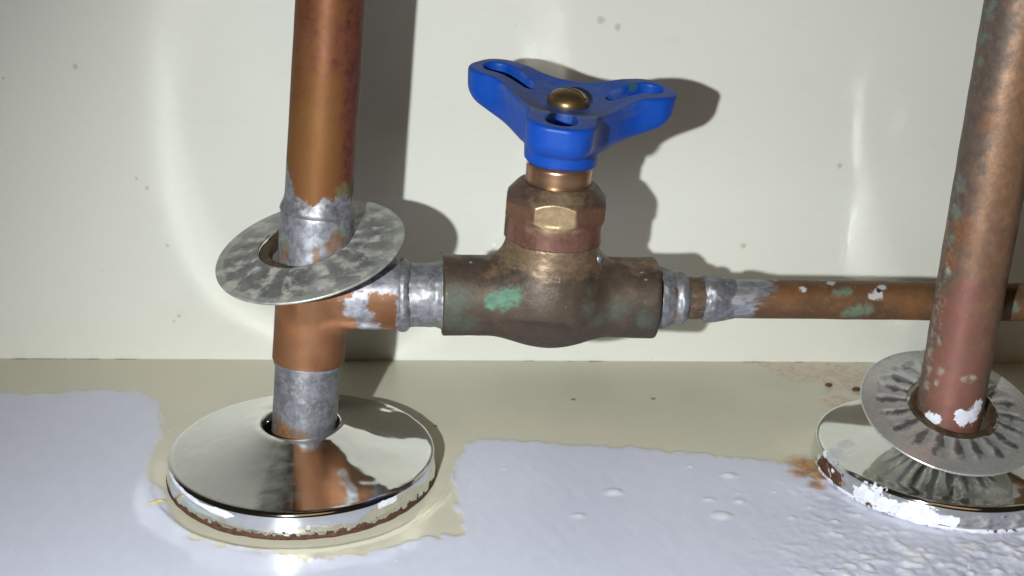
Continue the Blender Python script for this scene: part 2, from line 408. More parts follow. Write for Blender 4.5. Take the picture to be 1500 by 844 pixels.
m_blue = worn("blue_plastic", [(0.003, 0.052, 0.32, 1), (0.003, 0.045, 0.285, 1), (0.004, 0.055, 0.31, 1)], 0.08, 0.0, (0.38, 0.48),
              [dict(attr="grime", c=((0.07, 0.10, 0.20, 1), (0.035, 0.065, 0.22, 1)), metal=0.0, rough=0.6, amp=1.0, soft=0.5, scale=0.35, max=0.7),
               dict(attr="speck", c=((0.7, 0.72, 0.78, 1), (0.6, 0.62, 0.7, 1)), metal=0, rough=0.5, amp=0.6, soft=0.1, scale=1.0),
               dict(attr="green", c=((0.03, 0.10, 0.10, 1), (0.02, 0.07, 0.10, 1)), metal=0, rough=0.6, amp=0.6, soft=0.4, scale=1.0)],
              (0.8, 0.06, 0.05), specks=(1.3, 0.77, (0.10, 0.14, 0.28, 1)), spec=0.28)
m_branch = worn("copper_branch", [(0.135, 0.066, 0.03, 1), (0.10, 0.053, 0.03, 1), (0.165, 0.092, 0.045, 1)], 0.15, 0.35, (0.42, 0.58),
                [dict(attr="orange", c=((0.21, 0.10, 0.04, 1), (0.17, 0.078, 0.035, 1)), metal=0.4, rough=0.45, amp=0.7, soft=0.7, max=0.8, scale=0.3),
                 dict(L_green(c=((0.11, 0.17, 0.12, 1), (0.08, 0.09, 0.055, 1))), bias=-0.1), dict(L_white(c=((0.34, 0.33, 0.32, 1), (0.42, 0.42, 0.43, 1))), soft=0.25, bias=-0.1),
                 dict(attr="dark", c=((0.03, 0.03, 0.04, 1), (0.03, 0.03, 0.03, 1)), metal=0.2, rough=0.5, amp=0.5, soft=0.1), L_solder(c=((0.34, 0.34, 0.37, 1), (0.17, 0.17, 0.19, 1)), stretch=(0.5, 1, 1.4))],
                (0.8, 0.25, 0.1), fine=(0.9, 0.55, (0.10, 0.055, 0.03, 1)), specks=(0.8, 0.76, (0.38, 0.34, 0.30, 1)))
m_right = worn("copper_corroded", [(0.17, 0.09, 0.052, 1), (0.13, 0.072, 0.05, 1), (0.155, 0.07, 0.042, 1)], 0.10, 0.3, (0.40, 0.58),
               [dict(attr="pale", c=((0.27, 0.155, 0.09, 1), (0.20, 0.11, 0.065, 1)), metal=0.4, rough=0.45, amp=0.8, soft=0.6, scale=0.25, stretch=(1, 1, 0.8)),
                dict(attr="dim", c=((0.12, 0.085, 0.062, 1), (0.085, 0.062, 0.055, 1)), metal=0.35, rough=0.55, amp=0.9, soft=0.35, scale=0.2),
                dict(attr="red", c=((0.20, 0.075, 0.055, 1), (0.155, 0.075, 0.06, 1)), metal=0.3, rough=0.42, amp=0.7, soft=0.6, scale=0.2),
                dict(attr="orange", c=((0.27, 0.11, 0.04, 1), (0.20, 0.085, 0.04, 1)), metal=0.4, rough=0.45, amp=0.8, soft=0.8, max=0.55, scale=0.3),
                dict(L_green(c=((0.10, 0.135, 0.105, 1), (0.07, 0.085, 0.065, 1))), bias=-0.15),
                dict(attr="crust", c=((0.30, 0.28, 0.24, 1), (0.18, 0.15, 0.125, 1)), metal=0, rough=0.7, amp=1.0, soft=0.45, scale=0.8, bias=-0.3, max=0.75),
                dict(L_white(), amp=0.9, soft=0.16)], (0.9, 0.5, 0.12), fine=(1.0, 0.5, (0.11, 0.06, 0.045, 1)), specks=(0.7, 0.75, (0.36, 0.26, 0.20, 1)))

def chrome(name, extra, rough=(0.06, 0.09), scratch=True):
    m = worn(name, [(0.78, 0.785, 0.76, 1), (0.75, 0.755, 0.735, 1), (0.72, 0.725, 0.71, 1)], 0.08, 1.0, rough, extra, (0.35, 0.07, 0.10),
             specks=(0.9, 0.765, (0.3, 0.29, 0.26, 1)))
    return m
RUST = dict(attr="rust", c=((0.085, 0.033, 0.015, 1), (0.035, 0.017, 0.012, 1)), metal=0.0, rough=0.8, amp=1.5, soft=0.12, scale=0.5, cscale=0.9)
m_chrome1 = chrome("chrome_plate", [dict(attr="scuff", c=((0.55, 0.555, 0.54, 1), (0.5, 0.5, 0.49, 1)), metal=0.8, rough=0.30, amp=1.1, soft=0.6, scale=0.2, max=0.5, stretch=(1, 2.2, 1)),
                                    dict(L_white(), amp=0.5, bias=0.05), RUST])
m_chrome2 = chrome("chrome_plate_painted", [dict(attr="haze", c=((0.50, 0.51, 0.55, 1), (0.42, 0.43, 0.46, 1)), metal=0.3, rough=0.4, amp=0.9, soft=0.45, scale=0.3, max=0.8),
                                            dict(L_white(), amp=0.95, scale=0.55, bias=0.05), RUST])
m_flange1 = worn("tarnished_zinc", [(0.40, 0.41, 0.385, 1), (0.34, 0.355, 0.335, 1), (0.45, 0.455, 0.42, 1)], 0.10, 0.6, (0.38, 0.5),
                 [dict(attr="dark", c=((0.20, 0.205, 0.225, 1), (0.14, 0.14, 0.145, 1)), metal=0.75, rough=0.36, amp=0.8, soft=0.4, scale=0.16, cscale=0.3, max=0.7),
                  dict(attr="light", c=((0.52, 0.52, 0.47, 1), (0.44, 0.44, 0.40, 1)), metal=0.4, rough=0.5, amp=1.3, soft=0.3, scale=0.35)],
                 (0.7, 0.12, 0.08), fine=(1.0, 0.35, (0.22, 0.22, 0.21, 1)))
m_flange2 = worn("dull_chrome", [(0.62, 0.62, 0.595, 1), (0.57, 0.57, 0.555, 1), (0.52, 0.515, 0.51, 1)], 0.10, 0.70, (0.22, 0.32),
                 [dict(attr="dark", c=((0.22, 0.23, 0.29, 1), (0.27, 0.255, 0.26, 1)), metal=0.8, rough=0.25, amp=1.0, soft=0.3, scale=0.3)],
                 (0.6, 0.08, 0.06), fine=(0.8, 0.3, (0.22, 0.20, 0.19, 1)))
m_collar = worn("corroded_collar", [(0.075, 0.048, 0.022, 1), (0.045, 0.03, 0.018, 1), (0.11, 0.075, 0.038, 1)], 0.25, 0.3, (0.45, 0.6), (), (0.8, 0.5, 0.2))
m_rustring = worn("rusty_edge", [(0.075, 0.03, 0.015, 1), (0.04, 0.018, 0.012, 1), (0.13, 0.055, 0.022, 1)], 0.35, 0.0, (0.7, 0.85), (), (1.2, 0.8, 0.25))

# ------------------------------------------------------------------ the wall and the floor
WALL_Y = 69.45
def grid_axis(lo, a, b, hi, fine, coarse):
    return np.concatenate([np.arange(lo, a, coarse), np.arange(a, b, fine), np.arange(b, hi + coarse, coarse)])

def paint_sd(x, y):
    """signed distance (mm) to the new white paint; positive inside it"""
    P = np.array([(q[0], q[1]) for q in PAINT_LEFT] + [(420, -3), (420, -420), (-300, -420), (-300, 43)], float)
    d = np.full(x.shape, 1e9); ins = np.zeros(x.shape, bool)
    for a, b in zip(P, np.roll(P, -1, 0)):
        e = b - a
        t = np.clip(((x - a[0]) * e[0] + (y - a[1]) * e[1]) / (e @ e), 0, 1)
        d = np.minimum(d, np.hypot(x - a[0] - t * e[0], y - a[1] - t * e[1]))
        c = (a[1] > y) != (b[1] > y)
        ins ^= c & (x < (b[0] - a[0]) * (y - a[1]) / (b[1] - a[1] + 1e-12) + a[0])
    return np.where(ins, d, -d)

xs = grid_axis(-196, -100, 236, 320, 0.55, 12)
ys = np.concatenate([np.arange(-182, -62, 12), np.arange(-62, WALL_Y, 0.55), [WALL_Y + 3]])
X, Y = np.meshgrid(xs, ys, indexing="ij")
x, y = X.ravel(), Y.ravel()
p3 = np.stack([x, y, 0 * x], 1)
near = (x > -101) & (x < 237) & (y > -63)
streak = fbm(np.stack([x * 1.0 + y * 0.25, y * 0.35, 0 * x], 1), 0.55, 3, 5)      # the brush went towards the wall
sd = paint_sd(x, y) + (streak - 0.5) * 4.0 + (fbm(p3, 0.25, 3, 9) - 0.5) * 1.8
rough_r = np.clip(sstep(30, 72, (x - 85) + (-y - 8) * 0.55), 0, 1) * sstep(-1, 3, sd)
lumpn = fbm(np.stack([x + 0.4 * y, y * 1.3, 0 * x], 1), 0.28, 4, 21)
h = 0.22 * sstep(-0.5, 0.5, sd)
h += near * rough_r * (0.5 * sstep(0.5, 0.8, lumpn) + 0.5 * (fbm(p3, 0.8, 2, 3) - 0.5))
h += near * sstep(0, 1, sd) * 0.08 * (streak - 0.5)
for lx, ly, lz, lr in LUMPS:                                                     # dried drips in the paint
    d = np.hypot((x - lx) / 1.35, (y - ly) / 0.9) * (0.62 + 0.8 * fbm(p3, 0.55, 3, 51))
    h += 0.16 * lr * np.clip(1 - (d / lr) ** 2, 0, None) ** 0.6
rr = np.hypot(x - 0.65, y + 1.1)                                                 # ridge of old paint round the left escutcheon
front = sstep(6, -8, y)
h += near * front * 0.45 * np.exp(-((rr - 37.2 - 0.8 * (fbm(p3, 0.1, 2, 4) - 0.5)) / 0.55) ** 2)
rr2 = np.hypot(x - 165.1, y + 1.7)
h += near * sstep(10, -6, y) * 0.55 * np.exp(-((rr2 - 33.2) / 0.9) ** 2) * fbm(p3, 0.3, 2, 8)
grit_n = fbm(p3, 0.55, 3, 31)
grit = blobs(p3, GRIT)
h += near * np.clip(grit + 0.5, 0, 1) * 0.35 * (grit_n - 0.4)
seam = np.exp(-((y - WALL_Y + 0.3) / (0.8 + 1.6 * fbm(np.stack([x, 0 * x, 0 * x], 1), 0.3, 3, 70) ** 3)) ** 2)
dirt = -1 + seam * (0.78 + 0.75 * sstep(0.4, 0.8, fbm(np.stack([x, 0 * x, 0 * x], 1), 0.14, 3, 77)))
for q in CRUMBS[4:7]:
    dirt = np.maximum(dirt, 1 - np.hypot(x - q[0], y - q[1]) / q[3])
V = np.stack([x, y, h], 1)
ni, nj = X.shape
i, j = np.meshgrid(np.arange(ni - 1), np.arange(nj - 1), indexing="ij")
Fq = np.stack([i * nj + j, (i + 1) * nj + j, (i + 1) * nj + j + 1, i * nj + j + 1], -1).reshape(-1, 4)

t = NT("painted_floor")
n1 = t.noise(0.03, 4, 0.5); n2 = t.noise(0.35, 5, 0.6, (1, 0.5, 1), offset=4.0)
cream = t.mix(t.ramp(n1, 0.35, 0.65), (0.58, 0.55, 0.435, 1), (0.54, 0.52, 0.42, 1))
cream = t.mix(t.ramp(t.noise(0.12, 5, 0.7, offset=9.0), 0.55, 0.8, 0, 0.5), cream, (0.60, 0.57, 0.47, 1))
k = t.ramp(t.math("ADD", t.attr("grit"), t.math("MULTIPLY", t.math("SUBTRACT", t.noise(0.25, 5, 0.7), 0.5), 1.6)), -0.15, 0.3, 0, 0.75)
cream = t.mix(k, cream, t.mix(t.ramp(t.noise(0.5, 4, 0.7, offset=3.0), 0.4, 0.65), (0.62, 0.50, 0.39, 1), (0.44, 0.35, 0.26, 1)))
white = t.mix(t.ramp(n2, 0.3, 0.7), (0.585, 0.60, 0.725, 1), (0.555, 0.575, 0.70, 1))
edge_n = t.noise(0.9, 4, 0.6, (1, 0.35, 1))
sdn = t.math("ADD", t.attr("paint"), t.math("MULTIPLY", t.math("SUBTRACT", edge_n, 0.5), 4.5))
pm = t.ramp(sdn, -0.28, 0.32)
thin = t.ramp(t.attr("paint"), 0.3, 3.0, 0.80, 1.0)
pm2 = t.math("MULTIPLY", pm, thin)
c = t.mix(pm2, cream, white)
lump = t.ramp(t.attr("lump"), 0.05, 0.5)
c = t.mix(lump, c, (0.70, 0.71, 0.76, 1))
ro = t.math("ADD", t.attr("rust"), t.math("MULTIPLY", t.math("SUBTRACT", t.noise(0.5, 5, 0.7), 0.5), 1.6))
c = t.mix(t.ramp(ro, -0.75, 0.8, 0, 0.9), c, t.mix(t.ramp(t.noise(0.4, 4), 0.4, 0.6), (0.42, 0.19, 0.035, 1), (0.22, 0.085, 0.022, 1)))
do = t.math("ADD", t.attr("dirt"), t.math("MULTIPLY", t.math("SUBTRACT", t.noise(0.9, 4, 0.7), 0.5), 1.0))
c = t.mix(t.ramp(do, -0.1, 0.25, 0, 0.85), c, (0.10, 0.075, 0.045, 1))
sp = t.noise(0.55, 2, 0.5, offset=20.0)
c = t.mix(t.ramp(sp, 0.755, 0.79, 0, 0.6), c, (0.16, 0.13, 0.09, 1))
t.set(t.b.inputs["Base Color"], c)
t.set(t.b.inputs["Roughness"], t.mixf(pm2, t.mixf(n2, 0.34, 0.44), t.mixf(n2, 0.25, 0.36)))
hb = t.math("ADD", t.noise(0.8, 5, 0.6, (1, 0.3, 1)), t.math("MULTIPLY", t.noise(2.5, 3, 0.6), 0.5))
t.bump(hb, 0.16, 0.08)
lump_a = np.maximum(blobs(p3, LUMPS) + 1.2 * (0.5 - fbm(p3, 0.55, 3, 51)) - 0.1, near * rough_r * (lumpn - 0.56) * 3)
floor = mesh_obj("floor", V, Fq, t.m, attrs=dict(paint=np.clip(sd, -20, 20), grit=grit, rust=blobs(p3, RUST_FLOOR), dirt=dirt, lump=lump_a))
tag(floor, kind="structure")

xs = grid_axis(-200, -110, 240, 320, 3.0, 15)
zs = np.arange(-4, 203, 3.0)
X, Z = np.meshgrid(xs, zs, indexing="ij")
pw = np.stack([X.ravel(), 0 * X.ravel(), Z.ravel()], 1)
V = pw.copy(); V[:, 1] = WALL_Y + 0.5 * (fbm(pw, 0.015, 2, 3) - 0.5)
ni, nj = X.shape
i, j = np.meshgrid(np.arange(ni - 1), np.arange(nj - 1), indexing="ij")
Fq = np.stack([i * nj + j, i * nj + j + 1, (i + 1) * nj + j + 1, (i + 1) * nj + j], -1).reshape(-1, 4)
t = NT("painted_wall")
n1 = t.noise(0.012, 3, 0.5); n2 = t.noise(0.3, 5, 0.6, (0.5, 1, 1.6), offset=4.0)
c = t.mix(n1, (0.61, 0.605, 0.548, 1), (0.595, 0.595, 0.543, 1))
c = t.mix(t.ramp(n2, 0.5, 0.8, 0, 0.25), c, (0.53, 0.54, 0.51, 1))
sp = t.noise(0.22, 2, 0.5, (0.55, 1, 1.3), offset=20.0)
c = t.mix(t.ramp(sp, 0.80, 0.83, 0, 0.25), c, (0.26, 0.24, 0.19, 1))
sp = t.noise(0.7, 2, 0.5, (0.7, 1, 1), offset=30.0)
c = t.mix(t.ramp(sp, 0.785, 0.815, 0, 0.45), c, (0.22, 0.19, 0.14, 1))
sp = t.noise(0.11, 5, 0.7, (0.5, 1, 1.4), offset=41.0)
c = t.mix(t.ramp(sp, 0.58, 0.75, 0, 0.12), c, (0.48, 0.47, 0.40, 1))
for (wx, wy, wz, wr) in WALLSPOT:
    d = t.n("ShaderNodeVectorMath", operation="DISTANCE")
    t.set(d.inputs[0], t.co); d.inputs[1].default_value = (wx * S, WALL_Y * S, wz * S)
    a = t.math("ADD", t.math("MULTIPLY", d.outputs["Value"], -1700.0 / wr), t.math("MULTIPLY", t.noise(1.4, 5, 0.75, (0.5, 1, 1.8)), 2.4))
    c = t.mix(t.ramp(a, 0.05, 0.75, 0, 0.5), c, (0.30, 0.25, 0.17, 1))
t.set(t.b.inputs["Base Color"], c)
t.set(t.b.inputs["Roughness"], t.mixf(n2, 0.40, 0.50))
t.bump(t.math("ADD", t.noise(0.35, 4, 0.5, (0.4, 1, 1.2)), t.math("MULTIPLY", t.noise(1.6, 4, 0.6), 0.35)), 0.20, 0.12)
wall = mesh_obj("wall", V, Fq, t.m)
tag(wall, kind="structure")

# ------------------------------------------------------------------ left riser, tee, stop valve and branch: one soldered run
RA = np.array([0, -0.145, 0.0]); RD = np.array([0.0718, 0.0684, 1.0]); RDn = RD / np.linalg.norm(RD)
BA = np.array([0, 2.998, 45.98]); BD = np.array([1.0, 0.0046, -0.0053]); BDn = BD / np.linalg.norm(BD)
SD = np.array([0.0402, -0.0057, 1.0])
VO = BA + 60.35 * BD
base = (0.0, 0.0, 0.0)
run = empty("valve_pipework", base, "copper pipe run with soldered tee and bronze stop valve carrying a blue handle", "water pipe")

def on_riser(t): return RA + t * RD
def axial(V, A, Dn): return (V - A) @ Dn
def wob(V, Fq, amp, scale, seed=0, oct=3):
    return V + vnormals(V, Fq) * ((fbm(V, scale, oct, seed) - 0.5) * 2 * amp)[:, None]

# riser above the tee; tinned with solder just above the joint
V, Fq = lathe([(7.95, 60), (7.95, 122), (7.95, 260)], RA, RD, 128, step=0.8)
se = np.array(SOLDER_EDGE)
e1, e2, en = frame(RD)
ang = np.arctan2((V - RA) @ e2, (V - RA) @ e1)
sea = np.arctan2((se - RA) @ e2, (se - RA) @ e1); seh = (se - RA) @ en
o = np.argsort(sea)
edge_h = np.interp(ang, sea[o], seh[o])
hh = axial(V, RA, RDn)
red = np.clip(1 - np.abs(ang + 0.55) / 0.55, 0, 1) * 1.3 - 0.55 + 0.5 * sstep(72, 110, hh)
mesh_obj("riser_pipe", wob(V, Fq, 0.05, 0.15, 3), Fq, m_riser, run, base,
         dict(solder=np.clip((edge_h - hh) * 0.35, -1, 1), red=red, green=blobs(V, [(13.0, 2.0, 71.8, 2.6), (11.6, -0.8, 72.2, 2.2)])))

# tee: run along the riser, branch along the valve, joined with a drawn fillet
def tee_sdf(X, Y, Z):
    P = np.stack([X, Y, Z], -1)
    q = P - RA; a = q @ RDn; r = np.linalg.norm(q - a[..., None] * RDn, axis=-1)
    t0, t1 = 28.8, 66.6
    rad = 8.75
    d1 = np.maximum(r - rad, np.maximum(t0 - a, a - t1))
    e = np.stack([r - rad + 0.7, np.maximum(t0 - a, a - t1) + 0.7], -1)
    d1 = np.linalg.norm(np.maximum(e, 0), axis=-1) + np.minimum(e.max(-1), 0) - 0.7
    q = P - BA; b = q @ BDn; rb = np.linalg.norm(q - b[..., None] * BDn, axis=-1)
    e = np.stack([rb - 8.65 + 0.6, np.maximum(-b, b - 24.6) + 0.6], -1)
    d2 = np.linalg.norm(np.maximum(e, 0), axis=-1) + np.minimum(e.max(-1), 0) - 0.6
    d = smin(d1, d2, 2.2)
    n = fbm(P.reshape(-1, 3), 0.22, 2, 4).reshape(d.shape) - 0.5
    return d - 0.16 * n
V, Fq = grid_sdf(tee_sdf, (-9.5, -9, 26), (27, 16, 69), 0.5)
hh = axial(V, RA, RDn)
sol = np.maximum((hh - 50) * 0.35, blobs(V, [(q[0], q[1], q[2], q[3] * 1.12) for q in CROTCH + CROTCH2]) * 1.2)
sol = np.maximum(sol, (V[:, 0] - 23.6) * 0.6)
tee = mesh_obj("tee_fitting", V, Fq, m_tee, run, base, dict(solder=np.clip(sol, -1, 1), bare=blobs(V, TEE_BARE), green=blobs(V, TEE_GREEN)))
# bead of solder on each mouth of the tee
V, Fq = lathe([(7.9, 70.3), (8.05, 69.2), (8.5, 67.8), (8.75, 66.9), (8.55, 66.2), (7.9, 66.2)], RA, RD, 96, step=0.5)
mesh_obj("solder_bead", wob(V, Fq, 0.4, 0.28, 11), Fq, m_solder, tee, base)
V, Fq = lathe([(7.9, 29.3), (8.5, 29.0), (8.35, 28.3), (7.95, 27.2)], RA, RD, 96, step=0.5)
mesh_obj("solder_bead", wob(V, Fq, 0.15, 0.25, 12), Fq, m_solder, tee, base)
V, Fq = lathe([(7.9, 23.6), (8.75, 24.2), (9.0, 25.1), (8.7, 26.0), (8.1, 26.6)], BA, BD, 96, ref=(0, 0, 1), step=0.45)
mesh_obj("solder_bead", wob(V, Fq, 0.65, 0.32, 13), Fq, m_solder, tee, base)

# tinned stub below the tee
V, Fq = lathe([(7.95, 0.4), (7.95, 30)], RA, RD, 128, step=0.7)
hh = axial(V, RA, RDn)
mesh_obj("stub_pipe", wob(V, Fq, 0.14, 0.25, 21), Fq, m_solder, run, base, dict(bare=blobs(V, STUB_BARE + [(-3, -6, 9, 6)]) + 0.35, green=np.full(len(V), -1.0)))
# tinned nipple between tee and valve
V, Fq = lathe([(7.85, 22), (7.85, 33.0), (8.35, 34.6), (8.3, 35.6), (7.9, 37)], BA, BD, 128, ref=(0, 0, 1), step=0.5)
mesh_obj("nipple", wob(V, Fq, 0.42, 0.3, 22), Fq, m_solder, run, base, dict(bare=np.full(len(V), -1.0), green=blobs(V, [(34, -3, 39.5, 4.5), (34.5, -4.5, 50, 2.0), (29, -1, 39, 3)])))

# valve body, cast
e1, e2, en = frame(SD)
def to_local(P): return np.stack([(P - VO) @ e1, (P - VO) @ e2, (P - VO) @ en], -1)
def from_local(Q): return VO + Q[:, :1] * e1 + Q[:, 1:2] * e2 + Q[:, 2:3] * en
BXL = np.array([BDn @ e1, BDn @ e2, BDn @ en])
def body_sdf(X, Y, Z):
    Q = np.stack([X, Y, Z], -1)
    a = Q @ BXL; r = np.linalg.norm(Q - a[..., None] * BXL, axis=-1)
    rad = 10.0 + 0.12 * np.cos(a * 0.2)
    e = np.stack([r - rad + 0.5, np.maximum(-25.8 - a, a - 26.7) + 0.5], -1)
    d1 = np.linalg.norm(np.maximum(e, 0), axis=-1) + np.minimum(e.max(-1), 0) - 0.5
    k = np.sqrt(((X - 0.3) / 17.5) ** 2 + (Y / 12.8) ** 2 + (Z / 12.7) ** 2)
    d2 = (k - 1) * 12.7
    rz = np.hypot(X, Y)
    d3 = np.maximum(rz - (11.3 + 0.05 * (13 - Z).clip(0)), np.maximum(-Z, Z - 15.0))
    d = smin(smin(d1, d2, 2.2), d3, 5.0)
    P = Q.reshape(-1, 3)
    return d - (0.35 * (fbm(P, 0.13, 2, 5) - 0.5) + 0.16 * (fbm(P, 0.55, 2, 6) - 0.5)).reshape(d.shape)
V, Fq = grid_sdf(body_sdf, (-27.5, -15, -15), (29, 15, 16), 0.5)
V = from_local(V)
loc = to_local(V)
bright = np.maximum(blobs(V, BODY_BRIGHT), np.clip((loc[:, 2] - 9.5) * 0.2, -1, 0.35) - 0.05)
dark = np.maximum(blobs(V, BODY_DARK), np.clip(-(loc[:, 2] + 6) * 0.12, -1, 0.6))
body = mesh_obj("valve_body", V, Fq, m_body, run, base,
                dict(green=blobs(V, BODY_GREEN), green2=blobs(V, BODY_GREEN2), bright=bright, dark=dark, glints=blobs(V, [(q[0], q[1], q[2], q[3] * 0.8) for q in BODY_GLINTS], (1.5, 1, 0.6))))
# bonnet nut: eight flats over a round skirt
def nut_sdf(X, Y, Z):
    rz = np.hypot(X, Y)
    th0 = math.radians(-97)
    d8 = np.max([X * math.cos(th0 + k * math.pi / 4) + Y * math.sin(th0 + k * math.pi / 4) for k in range(8)], axis=0) - 11.75
    ch = (rz - 12.15) * 0.75 + (Z - 25.0) * 0.66
    ch2 = (rz - 11.95) * 0.8 + (19.7 - Z) * 0.6
    flats = np.maximum.reduce([d8, ch, ch2, Z - 27.6, 15.0 - Z])
    skirt = np.maximum(rz - 11.85, np.maximum(14.3 - Z, Z - 20.2))
    d = smin(flats, skirt, 0.35)
    top = np.maximum(rz - 9.2, np.maximum(Z - 28.1, 24 - Z))
    d = smin(d, top, 1.2)
    P = np.stack([X, Y, Z], -1).reshape(-1, 3)
    return d - (0.14 * (fbm(P, 0.3, 3, 15) - 0.5)).reshape(d.shape)
V, Fq = grid_sdf(nut_sdf, (-14, -14, 13.5), (14, 14, 29), 0.28)
rz = np.hypot(V[:, 0], V[:, 1]); z = V[:, 2] + 2.2 * (fbm(V, 0.25, 3, 44) - 0.5)
nut_up = np.array([0, 0, 0.9])
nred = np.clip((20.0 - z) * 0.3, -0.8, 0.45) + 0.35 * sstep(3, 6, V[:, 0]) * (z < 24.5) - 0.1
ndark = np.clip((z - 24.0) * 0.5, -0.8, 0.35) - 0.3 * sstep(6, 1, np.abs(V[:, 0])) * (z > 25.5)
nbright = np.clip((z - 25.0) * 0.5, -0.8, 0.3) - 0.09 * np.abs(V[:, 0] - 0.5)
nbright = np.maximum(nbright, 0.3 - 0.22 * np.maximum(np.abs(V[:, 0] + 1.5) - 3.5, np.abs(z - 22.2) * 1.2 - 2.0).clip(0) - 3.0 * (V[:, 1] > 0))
nut = mesh_obj("bonnet_nut", from_local(V + nut_up), Fq, m_nut, body, base, dict(red=nred, dark=ndark, bright=nbright))
V, Fq = lathe([(7.75, 26.5), (7.85, 28), (7.85, 33.0), (7.3, 33.6), (3, 33.6)], VO, SD, 96, step=0.6)
mesh_obj("packing_neck", V, Fq, m_neck, body, base)
V, Fq = lathe([(3.2, 33), (3.2, 47)], VO, SD, 40, step=2)
mesh_obj("valve_stem", V, Fq, m_brass, body, base)
# a run of solder frozen beside the nut
dc = VO + 10.6 * e1 - 4.6 * e2 + 11.6 * en
V, Fq = lathe([(0.02, 1.5), (0.8, 1.3), (1.4, 0.5), (1.5, -0.4), (1.0, -1.3), (0.02, -1.5)], dc, (0.3, -0.4, 1), 32, step=0.3)
mesh_obj("solder_drip", wob(V, Fq, 0.2, 0.6, 31), Fq, m_solder, body, base)

# reducer and thin branch pipe
V, Fq = lathe([(6, 86.5), (7.9, 87.6), (7.75, 89.2), (7.2, 90.6), (6.5, 91.6), (6.6, 92.4), (6.9, 93.1), (6.5, 94.2), (5.3, 95.3)], BA, BD, 96, ref=(0, 0, 1), step=0.4)
red_o = mesh_obj("solder_collar", wob(V, Fq, 0.55, 0.32, 41), Fq, m_solder, run, base, dict(bare=blobs(V, [(91.6, -3, 49, 3.0), (91.6, -4, 43, 3.0)], (0.35, 1, 1)), green=np.full(len(V), -1.0)))
V, Fq = lathe([(5.3, 94.0), (5.3, 101.2)], BA, BD, 96, ref=(0, 0, 1), step=0.4)
mesh_obj("reducer_sleeve", wob(V, Fq, 0.08, 0.3, 42), Fq, m_body, run, base, dict(bright=np.full(len(V), -0.1), dark=np.full(len(V), -1.0), green=np.full(len(V), -1.0), green2=np.full(len(V), -1.0), glints=np.full(len(V), -1.0)))
V, Fq = lathe([(5.2, 99.0), (5.75, 99.8), (5.95, 101.2), (5.75, 102.8), (5.3, 104.6), (4.9, 107)], BA, BD, 96, ref=(0, 0, 1), step=0.4)
mesh_obj("solder_collar", wob(V, Fq, 0.6, 0.3, 43), Fq, m_solder, run, base, dict(bare=np.full(len(V), -1.0), green=np.full(len(V), -1.0)))
V, Fq = lathe([(4.88, 99), (4.88, 260)], BA, BD, 96, ref=(0, 0, 1), step=0.8)
sol = np.maximum(blobs(V, BR_SOLDER), (110.5 - V[:, 0] + np.where(V[:, 2] > 48.5, 4, 0)) * 0.2)
mesh_obj("branch_pipe", wob(V, Fq, 0.12, 0.14, 44), Fq, m_branch, run, base,
         dict(solder=np.clip(sol, -1, 1), green=blobs(V, BR_GREEN), white=blobs(V, BR_WHITE), orange=blobs(V, BR_ORANGE), dark=blobs(V, BR_DARK)))

# blue three-lobed handle
HN = np.array([0.058, -0.141, 1.0]); HC = VO + 50.9 * SD + np.array([0.7, 0, 0])
h1, h2, hn = frame(HN)
TH0 = math.radians(19.25)
def handle_sdf(X, Y, Z):
    r = np.hypot(X, Y)
    # plan: three rounded arms, concave between
    plan = r - 12.9
    poc = np.full(X.shape, 1e3)
    for k in range(3):
        a = TH0 + k * 2 * math.pi / 3
        u = X * math.cos(a) + Y * math.sin(a); v = -X * math.sin(a) + Y * math.cos(a)
        hw = 8.0
        cr = 6.6
        du = np.abs(u - 13.6) - (14.6 - cr); dv = np.abs(v) - (hw - cr)
        arm = np.hypot(np.maximum(du, 0), np.maximum(dv, 0)) + np.minimum(np.maximum(du, dv), 0) - cr
        plan = smin(plan, arm, 6.5)
        t = np.clip((u - 12.6) / 9.0, 0, 1)
        pd = np.hypot(u - (12.6 + 9.0 * t), v) - (2.1 + 1.6 * t)
        zf = -6.2
        poc = np.minimum(poc, np.maximum(pd, zf - Z))
    ztop = -3.1 * (1 - sstep(5.5, 20, r))
    zbot = np.clip(-7.3 - (27 - r) * 0.30, -13.0, -7.0)
    w = 0.9
    plan_t = plan + 0.07 * (-Z)                      # draft
    ex = plan_t + w; ez1 = (Z - ztop) + w
    dt = np.sqrt(np.maximum(ex, 0) ** 2 + np.maximum(ez1, 0) ** 2) + np.minimum(np.maximum(ex, ez1), 0) - w
    w = 2.6
    ex2 = plan_t + w; ez2 = (zbot - Z) * 0.8 + w
    db = np.sqrt(np.maximum(ex2, 0) ** 2 + np.maximum(ez2, 0) ** 2) + np.minimum(np.maximum(ex2, ez2), 0) - w
    d = np.maximum(dt, db)
    hub = np.maximum(r - (9.0 + 0.10 * (Z + 17).clip(0)), np.maximum(Z + 5, -17.0 - Z))
    d = smin(d, hub, 1.6)
    return -smin(-d, poc, 0.5)
V, Fq = grid_sdf(handle_sdf, (-31, -31, -18), (31, 31, 2), 0.34)
V[:, :2] *= 0.972                                # the handle is 54 mm across
W = HC + V[:, :1] * h1 + V[:, 1:2] * h2 + V[:, 2:3] * hn
r = np.hypot(V[:, 0], V[:, 1])
top = (V[:, 2] > -4.2)
gr = np.where(top, 0.35 - np.abs(r - 9) * 0.07, -0.8)
def HP(u, v, z): return HC + u * h1 + v * h2 + z * hn
handle = mesh_obj("valve_handle", W, Fq, m_blue, run, base,
                  dict(grime=gr, speck=blobs(W, [tuple(HP(7.6, -9.0, -2.2)) + (0.45,)]), green=blobs(W, [tuple(HP(16.5, 9.0, -0.6)) + (1.2,)])))
